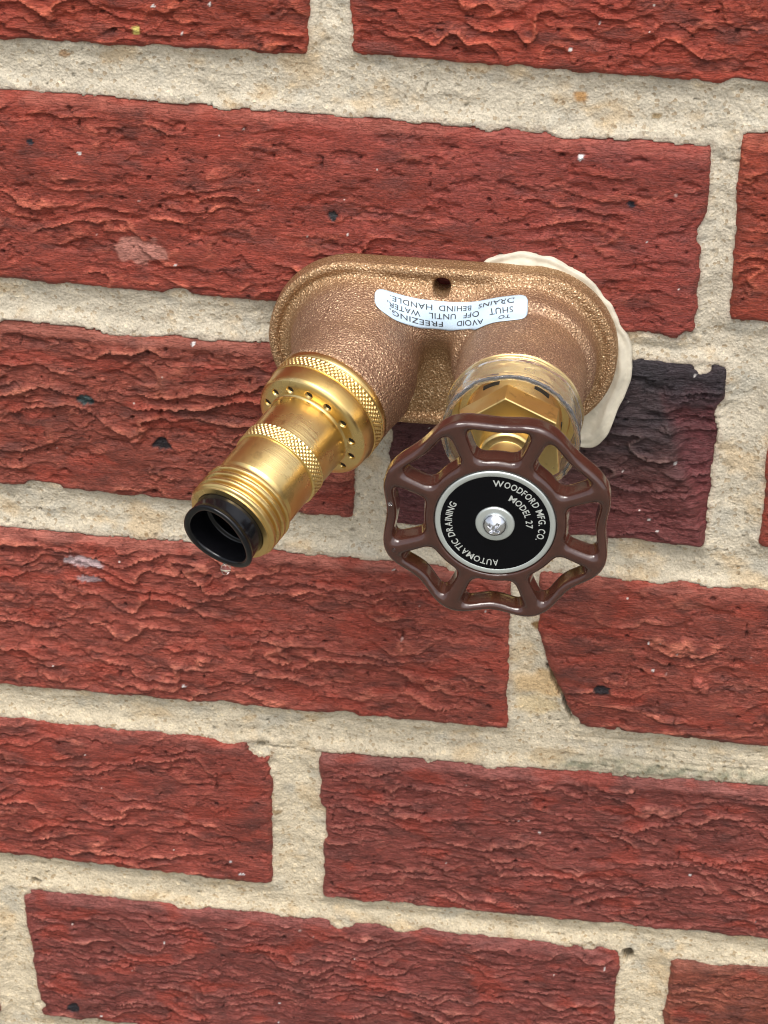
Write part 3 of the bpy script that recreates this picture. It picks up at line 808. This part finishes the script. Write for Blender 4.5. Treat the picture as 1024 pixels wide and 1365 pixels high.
for a in (55, 118, -5, 185): slot_shade(math.radians(a))
def hexnut(name, R, t0, t1, ch, hole_r, mat, mtx, rot=90):
    seg = 6; V = []; F = []
    def ring(r, t):
        i = len(V)
        for k in range(6):
            a = math.radians(rot + 60 * k); V.append((r * math.cos(a), r * math.sin(a), t))
        return i
    ch = 0.25
    rs = [ring(hole_r, t0), ring(R - ch, t0), ring(R, t0 + ch), ring(R, t1 - ch), ring(R - ch, t1), ring(hole_r, t1)]
    for a, b in zip(rs[:-1], rs[1:]):
        for k in range(6): F.append([a + k, a + (k + 1) % 6, b + (k + 1) % 6, b + k])
    o = mesh_np(name, np.array(V), F, mat, tap, False); o.matrix_local = mtx
    bv = o.modifiers.new('bevel', 'BEVEL'); bv.width = 0.0004; bv.segments = 2; bv.limit_method = 'ANGLE'
    return o
hexnut('hex_nut', 14.2, 49.5, 57.0, 0.4, 6, M_HEX, M_STEM, 95)
lathe('valve_stem', sharp([(55, 7.4), (61.5, 7.2), (62.2, 6.6), (62.3, 5.0), (84, 5.0), (84.1, 7.5), (86.5, 7.5)], 0.15), 96, M_BRASS, tap, M_STEM)
def torn(t, r, A):
    w = gnoise(A * 3.0, A * 0, 12) * 0.5 + gnoise(A * 9.0, A * 0, 14) * 0.25
    return t + w * sst(40, 52, t) * 0.9 - 0.5 * w * sst(45, 38, t), (r + 0.25 * gnoise(A * 2.2, t / 6, 15)) * 0.955
lathe('clear_collar', dense(sharp([(t_ + 4.6, r_) for t_, r_ in [(35.6, 16.2), (34.2, 16.9), (34.4, 17.6), (34.8, 18.0), (35.6, 18.4), (38, 18.1), (45.0, 17.9), (45.6, 18.35), (46.8, 18.2), (47.0, 17.4), (46.6, 16.7), (45.2, 16.6), (38, 17.0), (36.2, 16.6), (35.6, 16.2)]], 0.15), 0.9), 220, M_CLEAR, tap, M_STEM, torn)

# ---- handwheel
WT = 91.3
M_WHEEL = TB @ frame(stem(WT), A_STEM, (1, 0, 0))
def wheel_sdf(P):
    x, y, w = P
    r = np.hypot(x, y); th = np.arctan2(y, x)
    lobe = np.cos(8 * (th - math.radians(22.5)))
    Rout = 27.05 + 1.1 * lobe
    wc = w + 2.4 + 0.5 * (1 - lobe) * sst(16, 25, r)   # rim dips a little between the lobes
    H = 2.85
    rd = 1.35
    # distance to the nearest spoke axis
    k = np.round((th - math.radians(22.5)) / (math.pi / 4)) * (math.pi / 4) + math.radians(22.5)
    ds = np.abs(r * np.sin(th - k))
    draft = np.clip((H - wc) * 0.13, 0, 1.3)
    hw = 1.6 + 0.25 * sst(20, 26, r)
    win = smax(smax(16.7 - r, r - (Rout - 2.2), 1.2), hw - ds, 2.4)
    win = win + draft
    plan = smax(r - Rout, -win, 0.5)
    dx = plan + rd; dy = np.abs(wc) - H + rd
    d = np.minimum(np.maximum(dx, dy), 0) + np.hypot(np.maximum(dx, 0), np.maximum(dy, 0)) - rd
    # recess for the name plate, hub at the back
    rec = np.maximum(r - 14.5, -(w + 0.6))
    d = smax(d, -rec, 0.4)
    hub = cyl((x, y, w), (0, 0, -10), (0, 0, -3), 8.0, 0.6)
    d = smin(d, hub, 1.0)
    return d
v, f = surface_nets(wheel_sdf, (-29.6, -29.6, -11.2), (29.6, 29.6, 2.0), 0.37)
wheel = mesh_np('handwheel', v, f, M_ENAMEL, tap)
wheel.matrix_local = M_WHEEL
lathe('plate_ring', sharp([(-0.62, 14.35), (0.1, 14.3), (0.35, 14.0), (0.35, 12.95), (0.2, 12.9)], 0.08), 160, M_ALU, wheel, I4)
plate = lathe('name_plate', [(0.3, 13.0), (0.3, 9), (0.3, 6), (0.25, 4.3), (0.2, 0.01)], 128, M_PLATE, wheel, I4)
lathe('washer', sharp([(0.24, 4.65), (0.55, 4.6), (0.75, 4.35), (0.75, 2.6), (0.3, 2.5)], 0.08), 96, M_ALU, wheel, I4)
def screw_sdf(P):
    x, y, w = P
    d = capsule(P, (0, 0, -0.9), (0, 0, -0.8), 3.15, 3.15)
    d = np.maximum(d, -(w - 0.1) - 0.3)
    ca, sa = math.cos(0.95), math.sin(0.95)
    u, v_ = x * ca + y * sa, -x * sa + y * ca
    taper = np.clip((2.4 - w) * 0.25, 0, 1)
    s1 = smax(np.maximum(np.abs(u) - 1.75 + taper, np.abs(v_) - 0.36), -(w - 0.9), 0.1)
    s2 = smax(np.maximum(np.abs(v_) - 1.75 + taper, np.abs(u) - 0.36), -(w - 0.9), 0.1)
    return smax(d, -np.minimum(s1, s2), 0.12)
v, f = surface_nets(screw_sdf, (-3.5, -3.5, -0.6), (3.5, 3.5, 2.8), 0.1)
v[:, 2] += 0.7
so = mesh_np('screw', v, f, M_STEEL, wheel)

# ---- lettering
def text_mesh(s, size, bold=0.0, spacing=1.0):
    cu = bpy.data.curves.new('t', 'FONT'); cu.body = s; cu.size = size; cu.offset = bold; cu.space_character = spacing
    cu.align_x = 'CENTER'; cu.align_y = 'CENTER'; cu.resolution_u = 3
    o = bpy.data.objects.new('t', cu); COL.objects.link(o)
    dg = bpy.context.evaluated_depsgraph_get(); ev = o.evaluated_get(dg); me = ev.to_mesh()
    v = np.array([tuple(p.co) for p in me.vertices]); f = [list(p.vertices) for p in me.polygons]
    ev.to_mesh_clear(); bpy.data.objects.remove(o); bpy.data.curves.remove(cu)
    return v, f

def arc_text(s, size, R, amid, span, bold=0.022):
    parts, x = [], 0.0
    for ch in s:
        if ch == ' ':
            x += size * 0.34; continue
        v, f = text_mesh(ch, size, bold)
        lo, hi = v[:, 0].min(), v[:, 0].max(); k = 1.22 if ch in 'MW' else 1.0
        v[:, 0] = (v[:, 0] - lo) * k + x; x += (hi - lo) * k + size * 0.14
        parts.append((v, f))
    total = x - size * 0.14; k = math.radians(span) * R / total
    V_, F_, n_ = [], [], 0
    cap = size * 0.35
    for v, f in parts:
        a = math.radians(amid) - (v[:, 0] - total / 2) * k / R; y = v[:, 1]
        V_.append(np.stack([(R + y) * np.cos(a), (R + y) * np.sin(a), np.full(len(y), 0.36)], -1)); F_ += [[i + n_ for i in q] for q in f]; n_ += len(v)
    return np.concatenate(V_), F_
VV, FF, off = [], [], 0
for args in (("WOODFORD MFG. CO.", 2.4, 11.0, 37, 114), ("MODEL 27", 2.3, 8.0, 31.5, 70), ("AUTOMATIC DRAINING", 2.35, 10.9, -145.5, 123)):
    V, F = arc_text(*args)
    VV.append(V); FF += [[i + off for i in q] for q in F]; off += len(V)
mesh_np('lettering', np.concatenate(VV), FF, M_LETTER, wheel, False)

# ---- warning sticker lying over the body
ST_TOP = [(-66.1, -10.7, -114.0), (-61.1, -10.4, -115.2), (-54.1, -10.4, -116.5), (-46.1, -10.6, -116.6), (-38.1, -11.5, -115.4), (-30.2, -13.0, -112.8), (-25.6, -12.3, -112.3)]
ST_BOT = [(-65.3, -17.0, -116.7), (-60.2, -17.5, -119.7), (-53.6, -13.1, -123.6), (-45.7, -13.0, -123.7), (-37.2, -19.3, -119.4), (-30.0, -21.9, -115.7), (-24.9, -21.3, -115.2)]
ST_H, ST_L = 8.6, 43.0
def _grad(P, e=0.15):
    g = []
    for i in range(3):
        a = [P[..., 0], P[..., 1], P[..., 2]]; b = list(a); a[i] = a[i] + e; b[i] = b[i] - e
        g.append(body_sdf(a) - body_sdf(b))
    g = np.stack(g, -1); return g / np.maximum(np.linalg.norm(g, axis=-1, keepdims=True), 1e-6)
def _stations():
    T = np.array(ST_TOP, float); B = np.array(ST_BOT, float); M_ = (T + B) / 2
    seg = np.r_[0, np.cumsum(np.linalg.norm(np.diff(M_, axis=0), axis=1))]; seg /= seg[-1]
    S_ = np.linspace(0, 1, 61)
    t3 = np.stack([np.interp(S_, seg, T[:, i]) for i in range(3)], -1); b3 = np.stack([np.interp(S_, seg, B[:, i]) for i in range(3)], -1)
    k = np.array([1, 2, 3, 2, 1.]) / 9
    for A in (t3, b3):
        for i in range(3): A[2:-2, i] = np.convolve(A[:, i], k, 'valid')
    tt = np.linspace(0, 1, 17)[:, None, None]
    P = b3[None] * (1 - tt) + t3[None] * tt
    for it in range(25):
        v = body_sdf((P[..., 0], P[..., 1], P[..., 2]))
        P = P + _grad(P) * np.clip(0.12 - v, -0.25 if it < 10 else 0, 1.5)[..., None]
        Q = P.copy(); Q[1:-1, 1:-1] = (P[:-2, 1:-1] + P[2:, 1:-1] + P[1:-1, :-2] + P[1:-1, 2:]) / 4
        if it < 23: P = P * 0.5 + Q * 0.5
    du = np.gradient(P, axis=1); dv = np.gradient(P, axis=0); N = np.cross(du, dv); N /= np.linalg.norm(N, axis=-1, keepdims=True)
    return P, N
_P, _N = _stations()
if _N[..., 1].mean() > 0: _N = -_N
def st_at(S_, T_, off):
    i = np.clip(S_ * 60, 0, 59.999); j = np.clip((T_ + .5) * 16, 0, 15.999)
    i0 = i.astype(int); j0 = j.astype(int); fi = (i - i0)[..., None]; fj = (j - j0)[..., None]
    A = _P + _N * off
    return (A[j0, i0] * (1 - fi) + A[j0, i0 + 1] * fi) * (1 - fj) + (A[j0 + 1, i0] * (1 - fi) + A[j0 + 1, i0 + 1] * fi) * fj
def sticker():
    nS, nT = 90, 20
    S_, T_ = np.meshgrid(np.linspace(0, 1, nS), np.linspace(-.5, .5, nT))
    L = ST_L; r = 2.6
    cx = np.minimum(S_, 1 - S_) * L
    lim = np.where(cx < r, (ST_H / 2 - r + np.sqrt(np.clip(r * r - (r - cx) ** 2, 0, None))) / (ST_H / 2), 1.0)
    T_ = T_ * lim
    top = st_at(S_, T_, 0.2).reshape(-1, 3); bot = st_at(S_, T_, 0.02).reshape(-1, 3)
    F = grid_faces(nS, nT); n = nS * nT
    ed = [i for i in range(nS)] + [nS * (j + 1) - 1 for j in range(1, nT)] + [n - 2 - i for i in range(nS - 1)] + [nS * j for j in range(nT - 2, 0, -1)]
    ed = np.array(ed); e2 = np.roll(ed, -1)
    side = np.stack([ed, ed + n, e2 + n, e2], -1)
    st = mesh_np('warning_sticker', np.concatenate([top, bot]) - BASE, np.concatenate([F, F[:, ::-1] + n, side]), M_STICKER, tap)
    VV, FF, off = [], [], 0
    for words, tt in (([("TO", .10, .175), ("AVOID", .28, .465), ("FREEZING,", .56, .905)], -0.27), ([("SHUT", .085, .235), ("OFF", .30, .42), ("UNTIL", .475, .645), ("WATER,", .70, .92)], 0.0), ([("DRAINS", .08, .31), ("BEHIND", .365, .585), ("HANDLE.", .625, .90)], 0.27)):
        for wd, f0, f1 in words:
            v, f = text_mesh(wd, 2.3, 0.01, 1.05)
            v[:, 0] = (v[:, 0] - v[:, 0].min()) / (v[:, 0].max() - v[:, 0].min())
            # upside down: text runs from the right end to the left
            s_ = 1 - (f0 + (f1 - f0) * v[:, 0]); t_ = tt - (v[:, 1]) / ST_H
            s_ = np.clip(s_, 0, 1)
            VV.append(st_at(s_, t_, 0.27)); FF += [[i + off for i in q[::1]] for q in f]; off += len(v)
    mesh_np('lettering', np.concatenate(VV) - BASE, FF, M_INK, st, False)
sticker()

for (lx, ly, r_, lab) in ((-24.9, 3.0, 0.55, 'tiny water bead on the left edge of the brown handwheel, upper of two'), (-23.9, -9.6, 0.75, 'amber water bead on the lower left edge of the brown handwheel')):
    p_ = np.array(M_WHEEL @ Vector((lx * MM, ly * MM, 0.0))) / MM + BASE
    drop(p_, r_, lab, 1.0, 'water beads on the handwheel')
